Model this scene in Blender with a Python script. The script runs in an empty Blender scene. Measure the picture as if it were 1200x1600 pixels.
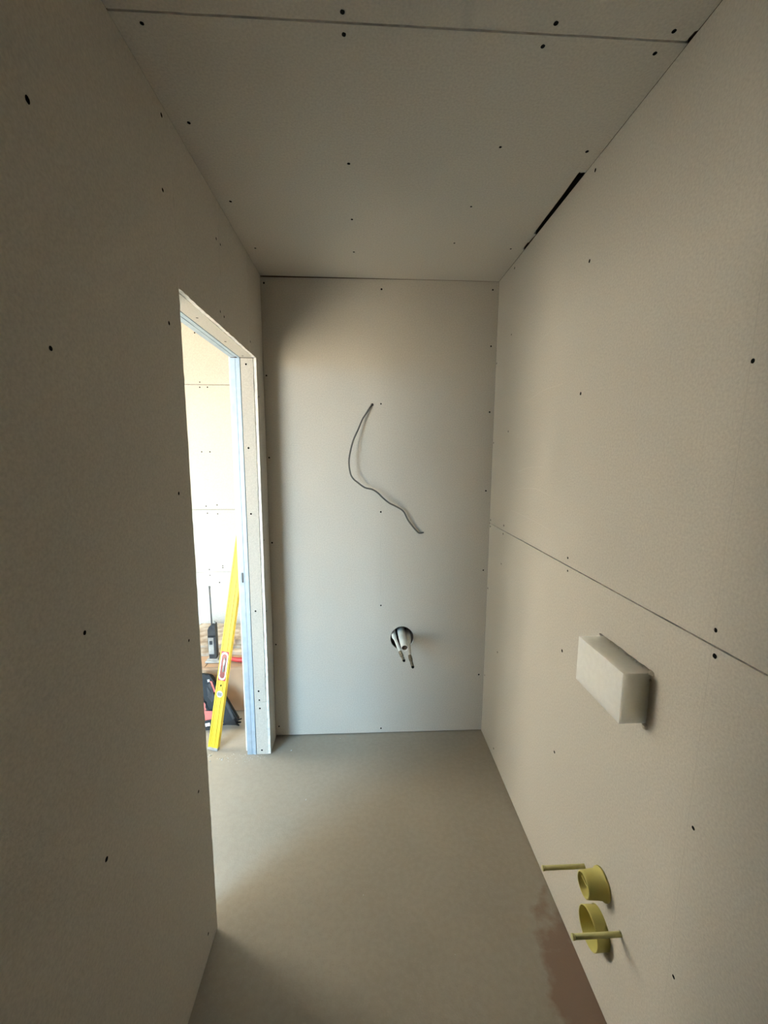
import bpy, bmesh, math, random
from mathutils import Vector, Matrix
from mathutils.geometry import tessellate_polygon
random.seed(7)
SC = bpy.context.scene
COL = SC.collection

# ------------------------------------------------------------------ camera
cam_d = bpy.data.cameras.new('camera'); cam = bpy.data.objects.new('camera', cam_d); COL.objects.link(cam)
F_PX = 649.1
cam_d.sensor_fit = 'HORIZONTAL'; cam_d.sensor_width = 36.0; cam_d.lens = 36.0 * F_PX / 1200.0
cam_d.clip_start = 0.02
YAW, PITCH, ROLL = 0.0512, -0.1398, 0.0043
fwd = Vector((math.sin(YAW) * math.cos(PITCH), math.cos(YAW) * math.cos(PITCH), math.sin(PITCH)))
rt = Vector((math.cos(YAW), -math.sin(YAW), 0)); up = rt.cross(fwd)
r2 = rt * math.cos(ROLL) + up * math.sin(ROLL); u2 = -rt * math.sin(ROLL) + up * math.cos(ROLL)
M4 = Matrix((r2, u2, -fwd)).transposed().to_4x4(); M4.translation = Vector((-0.698, -2.233, 1.628))
cam.matrix_world = M4
SC.camera = cam

# ------------------------------------------------------------------ sky, sun, exposure
SC.view_settings.view_transform = 'Standard'; SC.view_settings.look = 'None'
SC.view_settings.gamma = 1.0; SC.view_settings.use_curve_mapping = False
SC.view_settings.exposure = 2.45
SC.cycles.max_bounces = 24; SC.cycles.diffuse_bounces = 20; SC.cycles.use_denoising = True
SC.cycles.sample_clamp_indirect = 6.0
wd = bpy.data.worlds.new('sky'); SC.world = wd; wd.use_nodes = True
bg = wd.node_tree.nodes['Background']; bg.inputs[0].default_value = (0.44, 0.74, 1.0, 1); bg.inputs[1].default_value = 4.8
sun_d = bpy.data.lights.new('sun', 'SUN'); sun_d.energy = 26.0; sun_d.angle = 0.01; sun_d.color = (1.0, 0.89, 0.73)
sun = bpy.data.objects.new('sun', sun_d); COL.objects.link(sun)
sun.rotation_euler = Vector((-0.60, 0.34, -0.85)).to_track_quat('-Z', 'Y').to_euler()   # comes in through the hall window, high
# daylight portals in the two hall windows (they only guide the sampling of the sky)
def portal(loc, rot, sx, sy):
    pl = bpy.data.lights.new('window_portal', 'AREA'); pl.shape = 'RECTANGLE'; pl.size = sx; pl.size_y = sy
    pl.cycles.is_portal = True
    po = bpy.data.objects.new('window_portal', pl); COL.objects.link(po); po.location = loc; po.rotation_euler = rot
portal((-2.85, -2.42, 1.265), (math.pi / 2, 0, 0), 1.3, 2.23)
portal((-3.72, .375, 1.225), (math.pi / 2, 0, -math.pi / 2), .95, 1.85)

# ------------------------------------------------------------------ materials
def mat(name, base, rough=0.8, metal=0.0, var=0.0, scale=8.0, bump=0.0, bscale=200.0, base2=None, spec=0.3, trans=0.0, sss=0.0):
    m = bpy.data.materials.new(name); m.use_nodes = True
    nt = m.node_tree; N = nt.nodes; L = nt.links; b = N['Principled BSDF']
    b.inputs['Roughness'].default_value = rough; b.inputs['Metallic'].default_value = metal
    b.inputs['Specular IOR Level'].default_value = spec
    if sss: b.inputs['Subsurface Weight'].default_value = sss; b.inputs['Subsurface Scale'].default_value = 1.0; b.inputs['Subsurface Radius'].default_value = (.09, .088, .08)
    tc = N.new('ShaderNodeTexCoord')
    if var or base2:
        n = N.new('ShaderNodeTexNoise'); n.inputs['Scale'].default_value = scale; n.inputs['Detail'].default_value = 5
        L.new(tc.outputs['Object'], n.inputs['Vector'])
        mx = N.new('ShaderNodeMix'); mx.data_type = 'RGBA'
        c2 = base2 or tuple(c * (1 - var) for c in base)
        mx.inputs[6].default_value = (*base, 1); mx.inputs[7].default_value = (*c2, 1)
        rp = N.new('ShaderNodeMapRange'); rp.inputs[1].default_value = .35; rp.inputs[2].default_value = .65
        L.new(n.outputs[0], rp.inputs[0]); L.new(rp.outputs[0], mx.inputs[0]); L.new(mx.outputs[2], b.inputs['Base Color'])
    else:
        b.inputs['Base Color'].default_value = (*base, 1)
    if bump:
        n2 = N.new('ShaderNodeTexNoise'); n2.inputs['Scale'].default_value = bscale; n2.inputs['Detail'].default_value = 2
        L.new(tc.outputs['Object'], n2.inputs['Vector'])
        bp = N.new('ShaderNodeBump'); bp.inputs['Strength'].default_value = bump; bp.inputs['Distance'].default_value = .001
        L.new(n2.outputs[0], bp.inputs['Height']); L.new(bp.outputs[0], b.inputs['Normal'])
    return m

def paper_mat(name, base, grain=0.12):
    """plasterboard paper: fine fibre grain and faint mottling"""
    m = mat(name, base, rough=.85, bump=.35, bscale=260, spec=.25)
    nt = m.node_tree; N = nt.nodes; L = nt.links; b = N['Principled BSDF']
    tc = N.new('ShaderNodeTexCoord')
    a = N.new('ShaderNodeTexNoise'); a.inputs['Scale'].default_value = 170; a.inputs['Detail'].default_value = 3
    c = N.new('ShaderNodeTexNoise'); c.inputs['Scale'].default_value = 1.7; c.inputs['Detail'].default_value = 3
    for n in (a, c): L.new(tc.outputs['Object'], n.inputs['Vector'])
    ad = N.new('ShaderNodeMath'); ad.operation = 'MULTIPLY_ADD'; ad.inputs[1].default_value = .35
    L.new(c.outputs[0], ad.inputs[0]); L.new(a.outputs[0], ad.inputs[2])
    rp = N.new('ShaderNodeMapRange'); rp.inputs[1].default_value = .4; rp.inputs[2].default_value = .95
    rp.inputs[3].default_value = 1 - grain; rp.inputs[4].default_value = 1 + grain
    L.new(ad.outputs[0], rp.inputs[0])
    v = N.new('ShaderNodeVectorMath'); v.operation = 'SCALE'; v.inputs[0].default_value = base
    L.new(rp.outputs[0], v.inputs['Scale']); L.new(v.outputs[0], b.inputs['Base Color'])
    return m

PAPER = paper_mat('plasterboard_paper', (.512, .476, .418))
GYP = mat('gypsum_core', (.84, .80, .75), .95, var=.25, scale=40, bump=.6, bscale=300)
DARK = mat('cavity_dark', (.10, .066, .046), .95)
SCREWM = mat('phosphate_screw', (.010, .009, .008), 1.0, spec=0.0)
RIMM = mat('torn_paper', (.62, .57, .50), .95)
ZINC = mat('galvanised_steel', (.46, .545, .63), .45, .35, var=.12, scale=30, spec=.5)
ZINCD = mat('steel_shadow_slot', (.12, .12, .12), .6)
FOAM = mat('white_foam', (.74, .73, .69), .9, var=.05, scale=60, bump=.5, bscale=260, sss=1.0)
YEL = mat('yellow_plastic', (.56, .50, .15), .5, var=.1, scale=20, spec=.4)
YELP = mat('pale_yellow_sleeve', (.60, .57, .26), .55, var=.15, scale=30, spec=.4)
LYEL = mat('level_yellow', (.74, .51, .01), .45, spec=.5)
LYELD = mat('level_rib_yellow', (.50, .28, .004), .4, spec=.5)
WHITEP = mat('white_plastic', (.82, .80, .76), .5, var=.1, scale=30)
PIPEW = mat('grey_white_pipe', (.78, .77, .72), .4, var=.1, scale=25)
BRASS = mat('dirty_brass', (.36, .30, .21), .6, .4, var=.5, scale=120)
CABLE = mat('grey_cable', (.10, .095, .085), .6, spec=.4)
CARD = mat('brown_cardboard', (.46, .30, .19), .9, base2=(.38, .24, .15), scale=6, bump=.3, bscale=90)
DUSTB = mat('dusty_offcut', (.54, .46, .37), .95, base2=(.28, .21, .15), scale=14, bump=1.0, bscale=60)
BLACKP = mat('black_plastic', (.014, .014, .015), .55, var=.3, scale=40, spec=.25)
GREYP = mat('grey_plastic', (.06, .06, .063), .6, var=.3, scale=30, spec=.2)
LGREY = mat('light_grey_plastic', (.44, .42, .39), .6, base2=(.28, .265, .245), scale=25)
STEEL = mat('dull_steel', (.15, .145, .15), .5, .4)
REDP = mat('red_plastic', (.62, .09, .045), .45, var=.2, scale=30, spec=.5)
DRED = mat('dark_red_plastic', (.42, .03, .03), .4, spec=.5)
CAPM = mat('worn_cap', (.46, .41, .38), .7, var=.3, scale=80)
VIALM = mat('vial_red', (.22, .015, .02), .2, spec=.6)
VGREY = mat('vial_grey', (.25, .25, .22), .3)
CRUMB = mat('plaster_crumbs', (.52, .50, .46), .95)
PENCIL = mat('pencil_mark', (.44, .41, .36), .95)
WFR = mat('window_frame_white', (.75, .75, .74), .5)
BOUNCEF = mat('bounce_facade_render', (.58, .535, .47), .95, var=.08, scale=1.5)
TERR = mat('sandy_ground', (.38, .31, .23), .95, var=.15, scale=.5)

# floor: grey-beige screed, trowel clouds, a damp brown stain by the right wall, pale dust towards the hall
def floor_mat():
    m = mat('screed_floor', (.4, .4, .4), .62, bump=.5, bscale=150, spec=.35)
    nt = m.node_tree; N = nt.nodes; L = nt.links; b = N['Principled BSDF']; tc = N.new('ShaderNodeTexCoord')
    def noise(s, d=4):
        n = N.new('ShaderNodeTexNoise'); n.inputs['Scale'].default_value = s; n.inputs['Detail'].default_value = d
        L.new(tc.outputs['Object'], n.inputs['Vector']); return n.outputs[0]
    def mr(v, a, c, o0=0., o1=1.):
        r = N.new('ShaderNodeMapRange'); r.inputs[1].default_value = a; r.inputs[2].default_value = c
        r.inputs[3].default_value = o0; r.inputs[4].default_value = o1; L.new(v, r.inputs[0]); return r.outputs[0]
    def mix(f, A, B):
        x = N.new('ShaderNodeMix'); x.data_type = 'RGBA'; L.new(f, x.inputs[0])
        for s, k in ((A, 6), (B, 7)):
            if isinstance(s, tuple): x.inputs[k].default_value = (*s, 1)
            else: L.new(s, x.inputs[k])
        return x.outputs[2]
    def math_(op, a, c):
        x = N.new('ShaderNodeMath'); x.operation = op; x.use_clamp = False
        for s, k in ((a, 0), (c, 1)):
            if isinstance(s, (int, float)): x.inputs[k].default_value = s
            else: L.new(s, x.inputs[k])
        return x.outputs[0]
    sep = N.new('ShaderNodeSeparateXYZ'); L.new(tc.outputs['Object'], sep.inputs[0])
    X, Y = sep.outputs[0], sep.outputs[1]
    c = mix(mr(noise(3.0, 6), .3, .7), (.315, .28, .228), (.36, .325, .27))
    c = mix(mr(noise(220, 2), .35, .75), c, mix(mr(noise(50), .4, .6), (.315, .28, .228), (.365, .325, .27)))
    # stain
    e1 = math_('ADD', math_('POWER', math_('DIVIDE', math_('ADD', X, .03), .10), 2), math_('POWER', math_('DIVIDE', math_('ADD', Y, 1.35), .36), 2))
    e1 = math_('ADD', e1, mr(noise(16, 3), .3, .7, -.5, .5))
    c = mix(mr(e1, 1.35, .75), c, (.25, .175, .13))
    # pale plaster dust beyond the door line (hall side)
    d = math_('ADD', X, mr(noise(18, 4), .3, .7, -.05, .05))
    c = mix(math_('MULTIPLY', mr(d, -1.20, -1.34), .10), c, (.58, .55, .50))
    # smooth primer band along the back wall
    L.new(c, b.inputs['Base Color'])
    return m
FLOORM = floor_mat()

# ------------------------------------------------------------------ helpers
def link(name, bm, mats, parent=None, smooth=False):
    me = bpy.data.meshes.new(name)
    bmesh.ops.recalc_face_normals(bm, faces=bm.faces)
    bm.to_mesh(me); bm.free()
    for m in (mats if isinstance(mats, (list, tuple)) else [mats]): me.materials.append(m)
    if smooth:
        for p in me.polygons: p.use_smooth = True
    o = bpy.data.objects.new(name, me); COL.objects.link(o)
    if parent: o.parent = parent; o.matrix_parent_inverse = Matrix.Translation(-Vector(parent.location)) if parent.type == 'EMPTY' and not any(parent.rotation_euler) else Matrix()
    return o
def tag(o, label, cat, group=None):
    o['label'] = label; o['category'] = cat
    if group: o['group'] = group
    return o
def thing(name, label, cat, loc, group=None):
    o = bpy.data.objects.new(name, None); COL.objects.link(o); o.location = loc; o.empty_display_size = .05
    return tag(o, label, cat, group)
def box(bm, lo, hi, M=None, mi=0):
    vs = []
    for z in (lo[2], hi[2]):
        for (x, y) in ((lo[0], lo[1]), (hi[0], lo[1]), (hi[0], hi[1]), (lo[0], hi[1])):
            v = Vector((x, y, z)); vs.append(bm.verts.new(M @ v if M else v))
    fs = [(0, 3, 2, 1), (4, 5, 6, 7), (0, 1, 5, 4), (1, 2, 6, 5), (2, 3, 7, 6), (3, 0, 4, 7)]
    out = []
    for f in fs:
        F = bm.faces.new([vs[i] for i in f]); F.material_index = mi; out.append(F)
    return vs, out
def rbox(lo, hi, r, M=None, seg=2):
    bm = bmesh.new(); box(bm, lo, hi)
    bmesh.ops.bevel(bm, geom=list(bm.edges), offset=r, segments=seg, affect='EDGES', profile=.5)
    if M: bmesh.ops.transform(bm, matrix=M, verts=bm.verts)
    return bm
def prism(bm, poly, f, t0, t1, mi=0, side=None):
    """extrude polygon; f(u, v, t) -> world"""
    a = [bm.verts.new(f(u, v, t0)) for u, v in poly]; b = [bm.verts.new(f(u, v, t1)) for u, v in poly]
    tri = tessellate_polygon([[Vector((u, v, 0)) for u, v in poly]])
    for t in tri:
        for S in (a, b):
            try: bm.faces.new([S[i] for i in t]).material_index = mi
            except ValueError: pass
    n = len(poly)
    for i in range(n):
        F = bm.faces.new((a[i], a[(i + 1) % n], b[(i + 1) % n], b[i])); F.material_index = mi if side is None else side
def holed(bm, outer, holes, f, t0, t1):
    loops = [outer] + holes
    A, B = [], []
    for lp in loops:
        for u, v in lp: A.append(bm.verts.new(f(u, v, t0))); B.append(bm.verts.new(f(u, v, t1)))
    for t in tessellate_polygon([[Vector((u, v, 0)) for u, v in lp] for lp in loops]):
        for S in (A, B):
            try: bm.faces.new([S[i] for i in t])
            except ValueError: pass
    k = 0
    for lp in loops:
        n = len(lp)
        for i in range(n):
            j = (i + 1) % n
            bm.faces.new((A[k + i], A[k + j], B[k + j], B[k + i])).material_index = 1
        k += n
def tube(bm, pts, r, seg=10, cap=True, mi=0):
    pts = [Vector(p) for p in pts]; rs = r if isinstance(r, (list, tuple)) else [r] * len(pts)
    rings = []; prev = None
    for i, p in enumerate(pts):
        d = (pts[min(i + 1, len(pts) - 1)] - pts[max(i - 1, 0)]).normalized()
        if prev is None: n = d.orthogonal().normalized()
        else: n = (prev - d * prev.dot(d)).normalized()
        prev = n; b = d.cross(n)
        rings.append([bm.verts.new(p + (n * math.cos(2 * math.pi * k / seg) + b * math.sin(2 * math.pi * k / seg)) * rs[i]) for k in range(seg)])
    for i in range(len(rings) - 1):
        for k in range(seg):
            bm.faces.new((rings[i][k], rings[i][(k + 1) % seg], rings[i + 1][(k + 1) % seg], rings[i + 1][k])).material_index = mi
    if cap:
        bm.faces.new(rings[0][::-1]).material_index = mi; bm.faces.new(rings[-1]).material_index = mi
    return rings
def spline(pts, n=5):
    P = [Vector(p) for p in pts]; out = []
    for i in range(len(P) - 1):
        a, b, c, d = P[max(i - 1, 0)], P[i], P[i + 1], P[min(i + 2, len(P) - 1)]
        for k in range(n):
            t = k / n
            out.append(.5 * ((2 * b) + (c - a) * t + (2 * a - 5 * b + 4 * c - d) * t * t + (3 * b - a - 3 * c + d) * t ** 3))
    out.append(P[-1]); return out
def lathe_x(bm, prof, cy, cz, seg=32, M=None, mi=0):
    """profile (x, r) revolved round an X axis"""
    rings = []
    for x, r in prof:
        if r < 1e-6: rings.append([bm.verts.new((x, cy, cz))])
        else: rings.append([bm.verts.new((x, cy + r * math.cos(2 * math.pi * k / seg), cz + r * math.sin(2 * math.pi * k / seg))) for k in range(seg)])
    for a, b in zip(rings, rings[1:]):
        for k in range(seg):
            k2 = (k + 1) % seg
            if len(a) == 1: bm.faces.new((a[0], b[k], b[k2]))
            elif len(b) == 1: bm.faces.new((a[k], a[k2], b[0]))
            else: bm.faces.new((a[k], a[k2], b[k2], b[k]))

H = 2.5; W = 1.204; T = .0125; HX, HY0 = -3.6, -2.3
fR = lambda u, v, t: Vector((t, u, v))            # right wall, thickness +x
fL = lambda u, v, t: Vector((-W - t, u, v))       # left wall, thickness -x
fB = lambda u, v, t: Vector((u, t, v))            # back wall
fC = lambda u, v, t: Vector((u, v, H + t))        # ceiling
def ragged(p0, p1, amp, step=.02):
    """points from p0 (incl) to p1 (excl) with a torn edge"""
    n = max(1, int(math.hypot(p1[0] - p0[0], p1[1] - p0[1]) / step)); d = ((p1[0] - p0[0]) / n, (p1[1] - p0[1]) / n)
    L = math.hypot(*d); nx, ny = -d[1] / L, d[0] / L; out = []
    for i in range(n):
        a = 0 if i == 0 else random.uniform(-amp, amp) * (1 if random.random() < .5 else .25)
        out.append((p0[0] + d[0] * i + nx * a, p0[1] + d[1] * i + ny * a))
    return out
def rect(u0, u1, v0, v1, rag=(), amp=.0012):
    c = [(u0, v0), (u1, v0), (u1, v1), (u0, v1)]; out = []
    for i in range(4):
        out += ragged(c[i], c[(i + 1) % 4], amp) if i in rag else [c[i]]
    return out
def circle(cu, cv, ru, rv=None, n=36):
    rv = rv or ru
    return [(cu + ru * math.cos(2 * math.pi * k / n), cv + rv * math.sin(2 * math.pi * k / n)) for k in range(n)]
def board(parent, f, outer, holes=(), name='plasterboard', off=0.0, t=T):
    bm = bmesh.new(); holed(bm, outer, list(holes), f, off, off + t)
    return link(name, bm, [PAPER, GYP], parent)
def wall(name, lo, hi, m=DARK):
    bm = bmesh.new(); box(bm, lo, hi); o = link(name, bm, m); o['kind'] = 'structure'; return o

# screw: countersunk dark head with a cross recess and a torn paper rim, made once, copied
def screw_mesh():
    bm = bmesh.new(); n = 10
    def ring(r, z, w=0.): return [bm.verts.new(((r + (random.uniform(-w, w))) * math.cos(2 * math.pi * k / n), (r + random.uniform(-w, w)) * math.sin(2 * math.pi * k / n), z)) for k in range(n)]
    a = ring(.0050, .0001, .0005); b = ring(.0040, .0003, .0003); c = ring(.0034, .0002); ctr = bm.verts.new((0, 0, .0001))
    for k in range(n):
        j = (k + 1) % n
        bm.faces.new((a[k], a[j], b[j], b[k])).material_index = 1
        bm.faces.new((b[k], b[j], c[j], c[k])).material_index = 0
        bm.faces.new((c[k], c[j], ctr)).material_index = 0
    me = bpy.data.meshes.new('screw'); bm.to_mesh(me); bm.free(); me.materials.append(SCREWM); me.materials.append(SCREWM); return me
SM = screw_mesh()
def screws(parent, pts, f, normal):
    q = Vector(normal).to_track_quat('Z', 'Y')
    for u, v in pts:
        o = bpy.data.objects.new('screw', SM); COL.objects.link(o); o.parent = parent
        o.matrix_parent_inverse = Matrix(); s = random.uniform(.85, 1.1)
        o.matrix_local = Matrix.Translation(f(u, v, 0)) @ q.to_matrix().to_4x4() @ Matrix.Diagonal((s, s * random.uniform(.9, 1.1), 1, 1))

# ------------------------------------------------------------------ structure: floor, ground
bm = bmesh.new(); box(bm, (-3.85, -3.2, -.12), (.2, 1.15, 0)); fl = link('floor', bm, FLOORM); fl['kind'] = 'structure'
bm = bmesh.new(); box(bm, (-60, -60, -.6), (30, 60, -.15)); g = link('ground', bm, TERR); g['kind'] = 'structure'
bm = bmesh.new(); box(bm, (-12, -1.2, -.15), (-8.2, 11, 6.5)); nb = link('added_bounce_facade', bm, BOUNCEF); nb['kind'] = 'structure'  # unseen building, added to bounce warm sunlight in through the side window

# right wall
wr = wall('wall_right', (.10, -3.1, 0), (.20, .10, 2.62))
foam_hole = [(-1.3215, .964), (-1.101, .962), (-1.103, 1.1065), (-1.3225, 1.108)]
fo = []
for i in range(4): fo += ragged(foam_hole[i], foam_hole[(i + 1) % 4], .0016, .012)
FY, FZ, DY, DZ = -1.214, .383, -1.219, .240       # flush pipe and drain centres
low = rect(-2.0, -.001, .004, 1.2490)
board(wr, fR, low, [fo, circle(FY, FZ, .0425), circle(DY, DZ, .0535), circle(-1.118, .334, .0085, n=16), circle(-1.306, .333, .0085, n=16)])
board(wr, fR, rect(-2.0, -.001, 1.2525, 2.4992))
board(wr, fR, rect(-3.05, -2.003, .004, 1.2490)); board(wr, fR, rect(-3.05, -2.003, 1.2525, 2.497))
RIGHT = [(-0.894, 2.217), (-0.895, 1.821), (-1.493, 1.795), (-0.884, 1.278), (-0.889, 1.234), (-1.484, 1.284), (-1.489, 1.232), (-0.888, 0.944), (-0.882, 0.548), (-1.488, 0.844), (-1.484, 0.46), (-0.892, 2.471), (-0.233, 1.277), (-0.229, 1.234), (-0.221, 1.078), (-0.018, 0.883), (-0.223, 0.605), (-0.024, 0.365), (-0.236, 1.736), (-0.223, 2.473), (-0.015, 2.095), (-0.016, 1.687), (-0.22, 2.183), (-.883, .06), (-1.49, .05), (-.23, .06), (-1.495, 2.2), (-1.5, 2.47), (-.02, 1.235), (-.02, 1.27)]
screws(wr, RIGHT, fR, (-1, 0, 0))
def mark(parent, pts, f, w, lift=-.0002, name='pencil_line'):
    bm = bmesh.new(); P = spline([(a, b, 0) for a, b in pts], 8); prev = None
    for i, p in enumerate(P):
        d = (P[min(i + 1, len(P) - 1)] - P[max(i - 1, 0)]).normalized(); n = Vector((-d.y, d.x, 0)) * w / 2
        q = [bm.verts.new(f(p.x + n.x, p.y + n.y, lift)), bm.verts.new(f(p.x - n.x, p.y - n.y, lift))]
        if prev: bm.faces.new((prev[0], prev[1], q[1], q[0]))
        prev = q
    return link(name, bm, PENCIL, parent)
SCUFF = mat('scuff_mark', (.60, .57, .51), .95)
mark(wr, [(-1.497, 2.3), (-1.486, 1.6), (-1.478, 1.1), (-1.470, .62), (-1.468, .3)], fR, .0011)
for a in ([(-.502, 2.052), (-.617, 2.078), (-.743, 2.084)], [(-.442, 1.849), (-.617, 1.872), (-.772, 1.871)],
          [(-.365, 1.467), (-.512, 1.485), (-.609, 1.488), (-.726, 1.474)], [(-.337, 1.366), (-.563, 1.359), (-.753, 1.346)], [(-.379, 1.547), (-.501, 1.571), (-.656, 1.579)]):
    s = mark(wr, a, fR, .0012, name='scuff'); s.data.materials[0] = SCUFF

# back wall
wb = wall('wall_back', (-1.2165, .10, 0), (.10, .20, 2.62))
board(wb, fB, [(-1.2035, .009), (-.0005, .006), (-.0005, 2.4995), (-.45, 2.4985), (-1.2035, 2.4935)], [circle(-.478, .588, .066, .0695), circle(-.6475, 1.882, .008, n=10)])
BACK = [(-1.187, 2.466), (-0.601, 2.45), (-0.031, 2.46), (-1.190, 2.021), (-0.602, 1.886), (-0.029, 2.184), (-1.190, 1.604), (-0.601, 1.314), (-0.023, 1.849), (-1.190, 1.147), (-0.027, 1.429), (-0.599, 0.784), (-0.024, 0.982), (-1.188, 0.564), (-0.027, 0.356), (-1.186, 0.064), (-0.596, 0.033)]
screws(wb, BACK, fB, (0, -1, 0))
mark(wb, [(-.601, 1.20), (-.600, .84)], fB, .0011)
mark(wb, [(-.601, 1.395), (-.601, 1.325)], fB, .0010); mark(wb, [(-.594, 1.395), (-.594, 1.325)], fB, .0010)
mark(wb, [(-.554, .445), (-.554, .42)], fB, .0022, name='scuff'); mark(wb, [(-.476, .385), (-.476, .36)], fB, .0022, name='scuff')
mark(wb, [(-.728, 1.879), (-.715, 1.884), (-.700, 1.882)], fB, .0022, name='scuff')

# ceiling of the small room, with the open slot by the right wall
ce = wall('ceiling', (-1.36, -3.2, 2.60), (.20, 1.1, 2.70))
slot = [(-.0006, -1.2465), (-.0006, -.832), (-.006, -.834), (-.014, -.830), (-.0205, -.836), (-.0215, -.826), (-.018, -.74), (-.0165, -.64), (-.0155, -.55), (-.0135, -.470), (-.002, -.462), (-.005, -.43), (-.006, -.40), (-.010, -.396), (-.010, -.345), (-.004, -.338), (-.001, -.335), (-.001, -.001)]
board(ce, fC, [(-W, -1.2465)] + slot + [(-W, -.001)])
board(ce, fC, [(-W, -2.495), (-.0006, -2.495), (-.0006, -1.275), (-.006, -1.272), (-.008, -1.2515), (-W, -1.2515)])
board(ce, fC, rect(-W + .001, -.001, -3.05, -2.50))
CEIL = [(-1.149, -1.275), (-1.148, -1.225), (-0.736, -1.270), (-0.735, -1.225), (-0.301, -1.272), (-0.307, -1.223), (-0.049, -1.270), (-0.055, -1.221), (-1.159, -0.965), (-1.158, -0.615), (-0.738, -0.831), (-0.736, -0.527), (-0.734, -0.271), (-0.301, -0.925), (-0.31, -0.634), (-0.313, -0.374), (-0.044, -0.922), (-0.061, -0.34), (-1.157, -0.28)]
screws(ce, CEIL, fC, (0, 0, -1))

# left wall: boards around the door opening; opening y -.984..-.143, z 0..2.077
DN, DF, DH = -.984, -.143, 2.077
wl = bpy.data.objects.new('wall_left', None); COL.objects.link(wl); wl['kind'] = 'structure'
board(wl, fL, rect(-2.23, DN, .004, 2.4995, rag=(1,), amp=.0022))
board(wl, fL, rect(-3.05, -2.233, .004, 2.497))
board(wl, fL, rect(DN + .0012, -.619, DH, 2.4995, rag=(0,), amp=.0026))
board(wl, fL, rect(-.6175, -.262, DH, 2.4995, rag=(0,), amp=.0020))
board(wl, fL, rect(-.2608, -.001, DH, 2.4995))
board(wl, fL, [(-.001, 1.262), (-.001, DH - .0008), (DF, DH - .0008)] + ragged((DF, DH - .0008), (DF, 1.262), .0016)[1:] + [(DF, 1.262)])
board(wl, fL, [(-.001, .004), (-.001, 1.2605), (DF, 1.2605)] + ragged((DF, 1.2605), (DF, .004), .0028)[1:] + [(DF, .004)])
LEFT = [(-1.496, 2.157), (-1.501, 1.795), (-1.489, 1.303), (-1.492, 0.835), (-1.063, 1.088), (-1.067, 1.517), (-1.059, 1.964), (-1.046, 2.289), (-1.026, 2.473), (-1.064, 0.599), (-0.645, 2.364), (-0.603, 2.365), (-0.639, 2.127), (-0.598, 2.122), (-0.239, 2.126), (-0.121, 1.187), (-0.125, 0.809), (-.12, 1.9), (-1.06, .08), (-1.49, .4)]
screws(wl, LEFT, fL, (1, 0, 0))
# partition core and hall face
bm = bmesh.new(); box(bm, (-1.330, -3.1, 0), (-1.2175, DN - .014, 2.6)); link('stud_core', bm, DARK, wl)
bm = bmesh.new(); box(bm, (-1.330, DN - .014, DH + .014), (-1.2175, DF + .014, 2.6)); link('stud_core', bm, DARK, wl)
bm = bmesh.new(); box(bm, (-1.330, DF + .014, 0), (-1.2175, 1.05, 2.6)); link('stud_core', bm, DARK, wl)
fH = lambda u, v, t: Vector((-1.3305 - t, u, v))
board(wl, fH, rect(HY0, DN - .03, .004, 2.585)); board(wl, fH, rect(DN - .03, -.09, DH + .03, 2.585)); board(wl, fH, rect(-.115, .949, .004, DH + .028)); board(wl, fH, rect(-.088, .949, DH + .03, 2.585))
fF = None
# front wall of the small room (behind the camera)
wf = wall('wall_front', (-1.2175, -3.2, 0), (.2, -3.1, 2.62))
board(wf, lambda u, v, t: Vector((u, -3.05 - t, v)), rect(-W + .001, -.001, .004, 2.497))

# ------------------------------------------------------------------ door lining: board strips and steel profiles
dr = bpy.data.objects.new('door_1', None); COL.objects.link(dr); dr['kind'] = 'structure'
fJ = lambda u, v, t: Vector((u, DF + t, v)); fN = lambda u, v, t: Vector((u, DN - t, v)); fS = lambda u, v, t: Vector((u, v, DH + t))
board(dr, fJ, rect(-1.279, -1.2195, .31, DH - .002, rag=(1,), amp=.0012), name='lining_board')
board(dr, fJ, rect(-1.279, -1.2168, .002, .309, rag=(1,), amp=.0006), name='lining_board')
board(dr, fN, rect(-1.279, -1.2185, .002, DH - .002), name='lining_board')
board(dr, fS, rect(-1.279, -1.2185, DN + .001, DF - .001, rag=(1,), amp=.0012), name='lining_board')
JAMB = [(-1.253, 2.047), (-1.257, 1.652), (-1.258, 1.326), (-1.255, 0.817), (-1.256, 0.371), (-1.254, 0.32), (-1.253, 0.272), (-1.251, 0.026)]
screws(dr, JAMB, fJ, (0, -1, 0))
screws(dr, [(-1.253, -0.728), (-1.256, -0.428), (-1.257, -0.18)], fS, (0, 0, -1))
def profile(name, f, a0, a1, pocket=None):
    """steel channel: web facing the opening, rolled lip beside the board, stiffening rib; u across the wall, v along"""
    sec = [(-1.2825, .012), (-1.2825, -.0005), (-1.2925, -.0005), (-1.2945, .003), (-1.3035, .003), (-1.3050, .0015), (-1.329, .0015), (-1.3298, .0025), (-1.3298, .013)]
    bm = bmesh.new(); ra = [bm.verts.new(f(u, a0, t)) for u, t in sec]; rb = [bm.verts.new(f(u, a1, t)) for u, t in sec]
    for i in range(len(sec)): bm.faces.new((ra[i], ra[(i + 1) % len(sec)], rb[(i + 1) % len(sec)], rb[i]))
    for q in (ra, rb):
        for t in tessellate_polygon([[Vector((u, v, 0)) for u, v in sec]]): bm.faces.new([q[i] for i in t])
    return link(name, bm, ZINC, dr)
pj_ = profile('metal_profile', fJ, .001, DH - .001)
profile('metal_profile', fN, .001, DH - .001)
profile('metal_profile', lambda u, v, t: Vector((u, v, DH + t)), DN, DF)
bm = bmesh.new()
prism(bm, [(-1.3135 + .0048 * math.cos(a), (1.018 if math.sin(a) > 0 else .974) + .0048 * math.sin(a)) for a in [math.pi * 2 * k / 16 + .01 for k in range(16)]], fJ, .0002, .0022)
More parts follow.
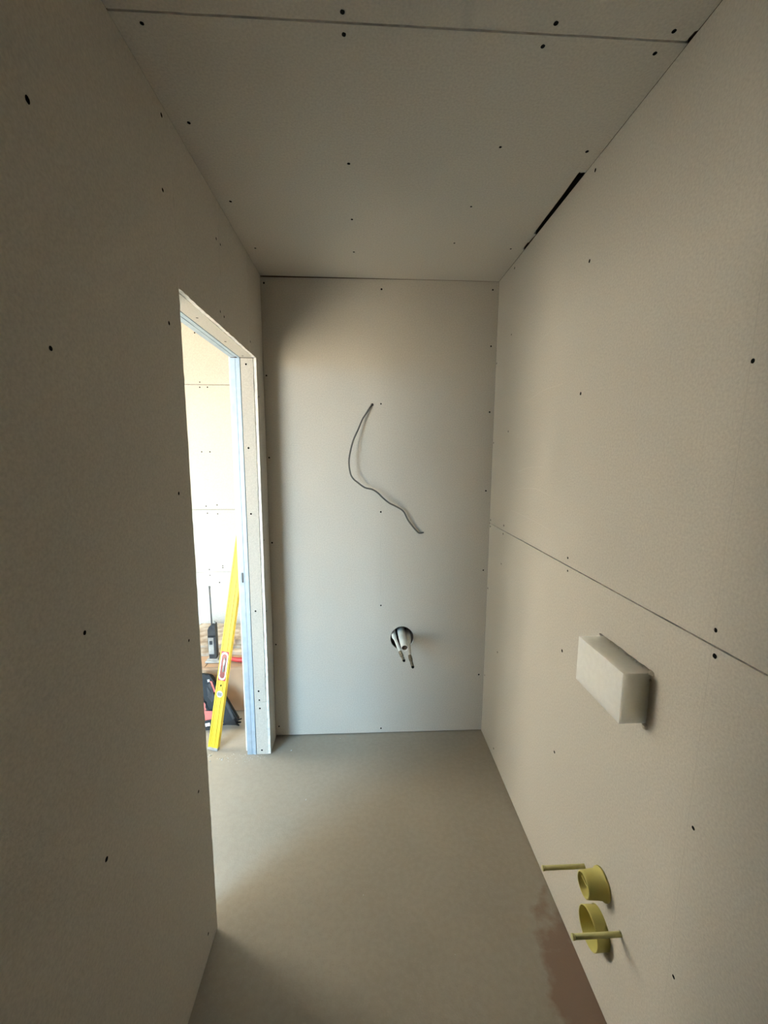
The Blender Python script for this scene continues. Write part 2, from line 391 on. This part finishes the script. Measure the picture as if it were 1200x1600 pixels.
s = link('slot_shade', bm, ZINCD); s.parent = pj_; s['label'] = 'dark oval inset painted as the shade of a slot in the steel'  # slot is not cut: its shade is a dark inset on the web

# ------------------------------------------------------------------ hall beyond the door
hb = wall('wall_hall_back', (-3.8, 1.0, 0), (-1.2, 1.1, 2.62))
fHB = lambda u, v, t: Vector((u, .95 + t, v))
for v0, v1 in ((.004, .7115), (.7145, 1.2005), (1.2040, 2.1165), (2.120, 2.585)):
    board(hb, fHB, rect(HX + .001, -1.345, v0, v1))
HALL = [(-1.896, 2.477), (-1.879, 2.136), (-1.881, 2.1), (-1.826, 2.101), (-1.893, 1.635), (-1.833, 1.635), (-1.883, 1.228), (-1.801, 1.237), (-1.876, 1.174), (-1.8, 1.169), (-1.782, 0.763), (-1.782, 0.748), (-1.885, 0.734), (-1.883, 0.688), (-1.813, 0.63)]
screws(hb, HALL, fHB, (0, -1, 0))
hc = wall('ceiling', (-3.8, -2.8, 2.60), (-1.36, 1.1, 2.70))
board(hc, fC, rect(HX, -1.345, HY0, -.8), off=.087); board(hc, fC, rect(HX, -1.345, -.797, .949), off=.087)
def window(n, f, u0, u1, z0, z1):
    wn = bpy.data.objects.new('window_%d' % n, None); COL.objects.link(wn); wn['kind'] = 'structure'
    bm = bmesh.new()
    for a0, b0, a1, b1 in ((u0, z0, u0 + .05, z1), (u1 - .05, z0, u1, z1), (u0 + .05, z1 - .05, u1 - .05, z1), (u0 + .05, z0, u1 - .05, z0 + .05)):
        prism(bm, [(a0, b0), (a1, b0), (a1, b1), (a0, b1)], f, .06, .11)
    link('window_frame', bm, WFR, wn)
def pierced(name, f, U0, U1, u0, u1, z0, z1, n):
    w = bpy.data.objects.new(name, None); COL.objects.link(w); w['kind'] = 'structure'
    for a0, b0, a1, b1 in ((U0, 0, u0, 2.62), (u1, 0, U1, 2.62), (u0, z1, u1, 2.62), (u0, 0, u1, z0)):
        bm = bmesh.new(); prism(bm, [(a0, b0), (a1, b0), (a1, b1), (a0, b1)], f, 0, .15); link('wall_section', bm, PAPER, w)
    window(n, f, u0, u1, z0, z1)
pierced('wall_hall_left', lambda u, v, t: Vector((HX - t, u, v)), HY0 - .15, 1.0, -.10, .85, .30, 2.15, 2)
pierced('wall_hall_front', lambda u, v, t: Vector((u, HY0 - t, v)), HX, -1.345, -3.50, -2.20, .15, 2.38, 1)

# ------------------------------------------------------------------ yellow spirit level leaning in the hall
B0 = Vector((-1.5265, -.092, .0)); ax = Vector((.152, .207, 1.2)).normalized()
wv = Vector((math.cos(.20), -math.sin(.20), 0)); wv = (wv - ax * wv.dot(ax)).normalized(); nv = ax.cross(wv)   # nv towards +y
if nv.y > 0: nv = -nv                                                                                    # nv faces the viewer
lev = thing('spirit_level', 'long yellow spirit level with red vial window leaning in the doorway', 'spirit level', B0)
LM = Matrix((wv, nv, ax)).transposed().to_4x4(); LM.translation = B0 + Vector((0, 0, .012))
hw, ht, LL = .0285, .0125, 1.215
bm = bmesh.new()
# ribbed box-section profile (u across the face, t depth)
sec = [(-hw, -ht), (hw, -ht), (hw, ht), (.021, ht), (.020, ht - .0018), (.0105, ht - .0018), (.0095, ht - .0004), (-.0095, ht - .0004), (-.0105, ht - .0018), (-.020, ht - .0018), (-.021, ht), (-hw, ht)]
prism(bm, sec, lambda u, v, t: LM @ Vector((u, v, t)), .004, LL)
link('body', bm, LYEL, lev)
bm = bmesh.new()
for u in (-.0205, -.0095, .0095, .0205):
    box(bm, (u - .0009, ht - .0010, .02), (u + .0009, ht + .0003, LL - .005), LM)
link('rib_lines', bm, LYELD, lev)
bm = rbox((-hw - .001, -ht - .001, -.010), (hw + .001, ht + .001, .006), .002, LM); link('end_cap', bm, CAPM, lev)['label'] = 'pale grey plastic cap at the foot'
bm = rbox((-hw - .001, -ht - .001, LL - .004), (hw + .001, ht + .001, LL + .008), .002, LM); link('end_cap', bm, LYELD, lev)
def stadium(cu, cv, r, h, n=10):
    return [(cu + r * math.cos(a), cv + h + r * math.sin(a)) for a in [math.pi * k / n for k in range(n + 1)]] + [(cu + r * math.cos(a), cv - h + r * math.sin(a)) for a in [math.pi + math.pi * k / n for k in range(n + 1)]]
fV = lambda u, v, t: LM @ Vector((u, t, v))
VC = .452
bm = bmesh.new(); prism(bm, [(-.0225, VC - .080), (.0225, VC - .080), (.0225, VC + .080), (-.0225, VC + .080)], fV, ht - .001, ht + .0008); link('vial_surround', bm, DRED, lev)
bm = bmesh.new(); prism(bm, stadium(0, VC, .0205, .056), fV, ht, ht + .0018); wsv = link('vial_bezel', bm, WHITEP, lev)
bm = bmesh.new(); prism(bm, stadium(0, VC, .0145, .052), fV, ht + .001, ht + .0026); link('vial_window', bm, VIALM, lev)
bm = bmesh.new(); tube(bm, [LM @ Vector((.004, ht + .002, VC - .030)), LM @ Vector((.004, ht + .002, VC + .045))], .0058, 10); vt = link('vial', bm, LGREY, lev, True)
bm = bmesh.new(); tube(bm, [LM @ Vector((.004, ht + .003, VC + .008)), LM @ Vector((.004, ht + .003, VC + .034))], .0060, 10); link('vial_bubble', bm, WHITEP, lev, True)
bm = bmesh.new(); prism(bm, circle(0, .298, .0175, .0175, 20), fV, ht - .001, ht + .0010); link('badge', bm, WHITEP, lev)
bm = bmesh.new(); prism(bm, [(-.013, .288), (.013, .288), (.013, .307), (-.013, .307)], fV, ht, ht + .0018); link('badge_plate', bm, VGREY, lev)
bm = bmesh.new(); prism(bm, circle(.0, .345, .0042, .0055, 12), fV, ht - .001, ht + .0010); link('hole_shade', bm, SCREWM, lev)  # black disc on the face, painted as the dark of a hole
bm = bmesh.new(); prism(bm, circle(0, 1.09, .003, .004, 12), fV, ht - .001, ht + .0008); link('rivet', bm, ZINCD, lev)

# ------------------------------------------------------------------ cardboard box with offcuts and tools
cb = thing('cardboard_box', 'brown cardboard box on the hall floor behind the yellow level', 'box', (-1.70, .55, 0))
bm = rbox((-1.98, .25, .0005), (-1.37, .915, .298), .012, seg=3)
for v in bm.verts:
    v.co.z += .003 * math.sin(v.co.x * 14) * (v.co.z > .2)
link('carton', bm, CARD, cb)
bm = bmesh.new(); box(bm, (-1.975, .256, .2985), (-1.69, .58, .3012)); box(bm, (-1.685, .256, .2985), (-1.378, .58, .3006)); link('flap', bm, CARD, cb)
offs = [(-1.66, .615, .62, .42, .3015, .022, .02), (-1.66, .645, .56, .36, .3245, .019, -.07), (-1.47, .60, .20, .24, .3445, .034, .05)]
olab = ['wide dusty board offcut lying lowest on the cardboard box', 'dusty beige board offcut, middle of the stack on the box', 'thick rough offcut on top of the stack above the red tool grip']
for (cx, cy, sx, sy, z, h, a), lb in zip(offs, olab):
    Mx = Matrix.Translation((cx, cy, z)) @ Matrix.Rotation(a, 4, 'Z')
    pl_ = []
    for p in (((-sx / 2, -sy / 2), (sx / 2, -sy / 2)), ((sx / 2, -sy / 2), (sx / 2, sy / 2)), ((sx / 2, sy / 2), (-sx / 2, sy / 2)), ((-sx / 2, sy / 2), (-sx / 2, -sy / 2))): pl_ += ragged(*p, .006, .03)
    bm = bmesh.new(); prism(bm, pl_, lambda u, v, t: Mx @ Vector((u, v, t)), 0, h)
    tag(link('board_offcut', bm, DUSTB), lb, 'offcut', 'board offcuts stacked on the cardboard box')

# dusty black and grey tool standing on the box with a thin rod up
ot = thing('rod_tool', 'small grey and black tool standing upright on the box, thin rod on top', 'tool', (-1.660, .335, .302))
OX, OY, OZ = -1.658, .335, .3020
bm = rbox((OX - .045, OY - .035, OZ), (OX + .055, OY + .035, OZ + .012), .004); link('foot', bm, LGREY, ot)['label'] = 'light grey dusty foot plate'
bm = rbox((OX - .034, OY - .026, OZ + .012), (OX + .034, OY + .026, OZ + .024), .004); link('foot_riser', bm, LGREY, ot)
bm = bmesh.new()
prism(bm, [(-.020, .024), (.022, .024), (.026, .05), (.026, .20), (.024, .252), (.008, .256), (.004, .242), (-.014, .238), (-.024, .215), (-.026, .10)], lambda u, v, t: Vector((OX + u, OY + t, OZ + v)), -.020, .020)
bmesh.ops.bevel(bm, geom=[e for e in bm.edges], offset=.002, segments=1, affect='EDGES')
link('housing', bm, GREYP, ot)
bm = rbox((OX - .022, OY - .023, OZ + .055), (OX + .012, OY - .018, OZ + .165), .002); link('face_plate', bm, LGREY, ot)['label'] = 'light grey face plate'
bm = rbox((OX - .014, OY - .0245, OZ + .120), (OX + .004, OY - .022, OZ + .145), .001); link('display', bm, GREYP, ot)
bm = bmesh.new(); box(bm, (OX - .024, OY - .0215, OZ + .170), (OX + .024, OY - .0195, OZ + .180)); link('band', bm, BLACKP, ot)
bm = bmesh.new(); tube(bm, [(OX - .002, OY, OZ + .235), (OX - .004, OY, OZ + .485)], .0050, 8); link('rod', bm, STEEL, ot, True)
bm = bmesh.new(); tube(bm, [(OX - .004, OY, OZ + .485), (OX - .004, OY, OZ + .497)], .0064, 8); link('rod_tip', bm, STEEL, ot, True)
bm = bmesh.new(); tube(bm, [(OX + .015, OY, OZ + .245), (OX + .015, OY, OZ + .266)], .007, 10); link('knob', bm, LGREY, ot, True)

# red hand grip of a tool lying on the box
rg = thing('pliers', 'red handled tool lying on the front edge of the box right of the level', 'tool', (-1.5, .31, .302))
bm = bmesh.new(); tube(bm, spline([(-1.575, .335, .318), (-1.53, .315, .321), (-1.48, .30, .322), (-1.425, .305, .321)], 4), [.011, .012, .013, .0135, .014, .0145, .015, .0155, .016, .0165, .017, .017, .012], 10); link('handle', bm, DRED, rg, True)
bm = bmesh.new(); tube(bm, spline([(-1.575, .335, .318), (-1.60, .35, .316), (-1.63, .37, .314)], 4), .008, 8); link('jaw', bm, STEEL, rg, True)

# black and red power tool leaning against the box
pt = thing('screw_gun', 'black and red cordless power tool leaning against the cardboard box', 'power tool', (-1.60, .10, 0))
def fP(u, v, t):                      # plane y = .06 + .45 z
    n = Vector((0, 1, -.45)).normalized(); return Vector((u, .085 + .45 * v, v)) + n * t
def part(name, poly, t0, t1, m, bev=.004, smooth=False):
    bm = bmesh.new(); prism(bm, poly, fP, t0, t1)
    bmesh.ops.dissolve_limit(bm, angle_limit=.02, verts=bm.verts, edges=bm.edges)
    if bev: bmesh.ops.bevel(bm, geom=list(bm.edges), offset=bev, segments=2, affect='EDGES', clamp_overlap=True)
    return link(name, bm, m, pt, smooth)
part('housing', [(-1.700, .270), (-1.690, .286), (-1.632, .276), (-1.600, .238), (-1.572, .170), (-1.550, .110), (-1.570, .096), (-1.612, .098), (-1.650, .140), (-1.690, .200)], -.028, .028, BLACKP, .008)
part('motor_cover', [(-1.640, .222), (-1.622, .232), (-1.585, .160), (-1.600, .140), (-1.625, .165)], -.036, -.026, GREYP, .003)
part('accent', [(-1.626, .245), (-1.613, .243), (-1.587, .192), (-1.598, .188)], -.034, -.026, REDP, .001)['label'] = 'bright red side stripe'
part('name_badge', [(-1.642, .252), (-1.632, .254), (-1.629, .243), (-1.639, .241)], -.032, -.027, WHITEP, .0008)
part('nose', [(-1.563, .201), (-1.523, .150), (-1.485, .100), (-1.443, .048), (-1.460, .024), (-1.516, .026), (-1.566, .075), (-1.600, .130)], -.020, .022, BLACKP, .006)
part('guide_rail', [(-1.548, .158), (-1.535, .160), (-1.462, .055), (-1.474, .050)], -.026, -.018, GREYP, .002)
bm = bmesh.new()
for u0, v0, u1, v1 in ((-1.462, .030, -1.430, .030), (-1.458, .040, -1.428, .047), (-1.466, .024, -1.440, .014)):
    tube(bm, [fP(u0, v0, 0), fP(u1, v1, -.004)], [.008, .004], 8)
link('nose_claws', bm, BLACKP, pt, True)
part('grip', [(-1.705, .190), (-1.681, .176), (-1.648, .151), (-1.620, .104), (-1.593, .092), (-1.588, .045), (-1.620, .036), (-1.655, .038), (-1.668, .100), (-1.708, .150)], -.022, .022, REDP, .007)['label'] = 'orange-red handle'
part('trigger', [(-1.640, .135), (-1.620, .120), (-1.612, .100), (-1.628, .096), (-1.640, .112)], -.026, -.016, BLACKP, .002)
part('battery', [(-1.655, .040), (-1.588, .048), (-1.584, .020), (-1.600, .005), (-1.648, .004)], -.034, .030, BLACKP, .005)
part('battery_label', [(-1.650, .030), (-1.604, .036), (-1.600, .022), (-1.648, .016)], -.037, -.033, WHITEP, .001)

# ------------------------------------------------------------------ cable out of the back wall
CB = [(-.6475, .0115, 1.884), (-.648, .006, 1.882), (-.651, -.002, 1.878), (-.661, -.010, 1.864), (-.684, -.018, 1.828), (-.7, -.022, 1.802), (-.72, -.03, 1.755), (-.747, -.042, 1.695), (-.763, -.05, 1.636), (-.77, -.055, 1.584), (-.764, -.055, 1.531), (-.751, -.05, 1.5), (-.721, -.045, 1.473), (-.687, -.04, 1.449), (-.65, -.036, 1.440), (-.62, -.036, 1.422), (-.592, -.034, 1.394), (-.558, -.03, 1.366), (-.523, -.024, 1.348), (-.48, -.02, 1.32), (-.455, -.016, 1.273), (-.426, -.014, 1.234), (-.401, -.012, 1.205), (-.387, -.012, 1.198), (-.366, -.012, 1.202)]
bm = bmesh.new(); tube(bm, spline(CB, 4), .0042, 8)
tag(link('power_cable', bm, CABLE, None, True), 'thin dark grey cable hanging from a hole in the back wall', 'cable')

# ------------------------------------------------------------------ pipes out of the round hole
bm = bmesh.new()
R0 = tube(bm, [(-.480, .085, .612), (-.480, -.01, .611), (-.479, -.07, .607), (-.478, -.155, .603)], [.0225, .0215, .0205, .0185], 24, cap=False)
R1 = tube(bm,  [(-.480, .085, .612), (-.480, -.01, .611), (-.479, -.07, .607), (-.478, -.155, .603)], [.0200, .0190, .0180, .0160], 24, cap=False)
for k in range(24): bm.faces.new((R0[-1][k], R0[-1][(k + 1) % 24], R1[-1][(k + 1) % 24], R1[-1][k]))
dp = link('drain_pipe', bm, PIPEW, None, True)
tag(dp, 'wide pale open-ended drain pipe in the round hole, between two thin pipes', 'pipe')
bm = bmesh.new(); prism(bm, circle(-.478, .6035, .0164, n=20), lambda u, v, t: Vector((u, t, v)), -.142, -.140); q = link('bore_shade_disc', bm, DARK, dp); q['label'] = 'dark disc painted as the shade inside the pipe'  # dark disc set in the pipe, its colour stands for shade
for pts, fit, lb in (([(-.524, .085, .606), (-.524, -.004, .603), (-.520, -.03, .600), (-.511, -.09, .592), (-.500, -.165, .580)], (-.488, -.205, .563), 'thin white supply pipe with brass end, left of the drain pipe'),
                     ([(-.440, .085, .596), (-.440, 0, .592), (-.443, -.05, .582), (-.447, -.11, .568), (-.449, -.165, .556)], (-.442, -.215, .532), 'thin white supply pipe with brass end, right of the drain pipe and hanging lower')):
    bm = bmesh.new(); tube(bm, spline(pts, 3), [.0135, .0135, .0135, .0135, .013, .0115, .010, .0088, .0085, .0085, .0085, .0085, .0085], 12)
    sp = link('supply_pipe', bm, WHITEP, None, True); tag(sp, lb, 'pipe', 'supply pipes in the round hole')
    a = Vector(pts[-1]); b = Vector(fit); d = (b - a).normalized()
    bm = bmesh.new(); tube(bm, [a - d * .012, a, a + d * .004, a + d * .018, a + d * .0185, b, b + d * .002], [.0092, .0105, .0105, .0105, .0078, .0078, .0098], 8)
    link('end_fitting', bm, BRASS, sp)
    bm = bmesh.new(); tube(bm, [b + d * .002, b + d * .009], [.0068, .0060], 8); link('end_plug', bm, SCREWM, sp)

# ------------------------------------------------------------------ white foam block in the right wall
bm = rbox((-.067, -1.318, .967), (.085, -1.108, 1.1005), .0015)
fbm = tag(link('foam_block', bm, FOAM), 'white foam block projecting from the right wall above the yellow plumbing caps', 'block')
bm = bmesh.new()
for cy_, cz_, s_ in ((-1.327, 1.105, .0075), (-1.323, .962, .0085), (-1.104, 1.104, .004), (-1.325, 1.085, .004)):
    r_ = bmesh.ops.create_icosphere(bm, subdivisions=1, radius=s_, matrix=Matrix.Translation((-.002, cy_, cz_)))
    for v in r_['verts']: v.co += Vector((random.uniform(-.2, .2), random.uniform(-.3, .3), random.uniform(-.3, .3))) * s_
for i in range(14):
    y_ = random.uniform(-1.32, -1.12); bmesh.ops.create_icosphere(bm, subdivisions=0 + 1, radius=random.uniform(.0012, .0025), matrix=Matrix.Translation((-.001, y_, 1.1035)))
ch = link('torn_edge', bm, RIMM, wr)

# ------------------------------------------------------------------ yellow plumbing caps and stud sleeves in the right wall
fc = thing('plumbing_plug', 'small round yellow pipe cap in right wall, upper of the two caps', 'pipe cap', (0, FY, FZ))
bm = bmesh.new()
lathe_x(bm, [(.06, .0405), (-.0005, .0405), (-.001, .0425), (-.005, .0425), (-.0075, .0415), (-.009, .0372), (-.050, .0338), (-.058, .0330), (-.0592, .0305), (-.058, .0288), (-.005, .0270), (-.005, 0)], FY, FZ, 40)
link('cap_body', bm, YEL, fc, True)
bm = bmesh.new(); lathe_x(bm, [(-.004, .0075), (-.046, .0065), (-.048, .004), (-.048, 0)], FY + .004, FZ - .004, 16); link('centre_knob', bm, YELP, fc, True)
bm = bmesh.new(); box(bm, (-.050, FY - .0275, FZ - .0012), (-.004, FY + .0275, FZ + .0012)); link('cross_web', bm, YEL, fc)
dc = thing('plumbing_plug', 'larger round yellow drain cap in right wall, lower of the two caps', 'pipe cap', (0, DY, DZ))
bm = bmesh.new()
lathe_x(bm, [(.06, .0515), (-.004, .0515), (-.030, .0520), (-.036, .0525), (-.0372, .0512), (-.036, .0495), (.010, .0475), (.012, .045), (.012, 0)], DY, DZ, 44)
link('cap_body', bm, YEL, dc, True)
for (cy_, cz_, lb) in ((-1.118, .334, 'pale yellow plastic stud sleeve sticking out beside the small upper yellow cap'), (-1.306, .333, 'pale yellow plastic stud sleeve crossing in front of the larger lower yellow cap')):
    st = thing('stud_sleeve', lb, 'sleeve', (0, cy_, cz_), 'stud sleeves in the right wall')
    bm = bmesh.new(); tube(bm, [(.07, cy_, cz_), (-.128, cy_, cz_)], .0068, 14); link('sleeve', bm, YELP, st, True)
    bm = bmesh.new(); tube(bm, [(-.128, cy_, cz_), (-.130, cy_, cz_), (-.135, cy_, cz_), (-.136, cy_, cz_)], [.0068, .0078, .0078, .006], 14); link('sleeve_tip', bm, YELP, st, True)

# ------------------------------------------------------------------ crumbs of plaster on the floor
bm = bmesh.new()
def crumb(x, y, s):
    r_ = bmesh.ops.create_icosphere(bm, subdivisions=1, radius=s, matrix=Matrix.Translation((x, y, s * .45)))
    for v in r_['verts']: v.co += Vector((random.uniform(-.3, .3), random.uniform(-.3, .3), random.uniform(-.2, .2))) * s
for i in range(50):
    crumb(random.uniform(-1.46, -1.22), random.gauss(-.17, .02), random.uniform(.0008, .0024))
for i in range(24): crumb(random.uniform(-1.24, -1.21), random.uniform(-.14, -.01), random.uniform(.001, .003))
for i in range(16): crumb(random.uniform(-1.60, -1.42), random.uniform(-.19, -.13), random.uniform(.002, .005))
for p in ((-.971, -.457, .004), (-1.097, -.121, .004), (-.832, -.035, .003), (-.70, -.9, .0025), (-.4, -1.1, .002)): crumb(*p)
cr = link('plaster_crumbs', bm, CRUMB); cr['kind'] = 'stuff'; tag(cr, 'pale crumbs of plaster scattered on the floor around the door opening', 'debris')
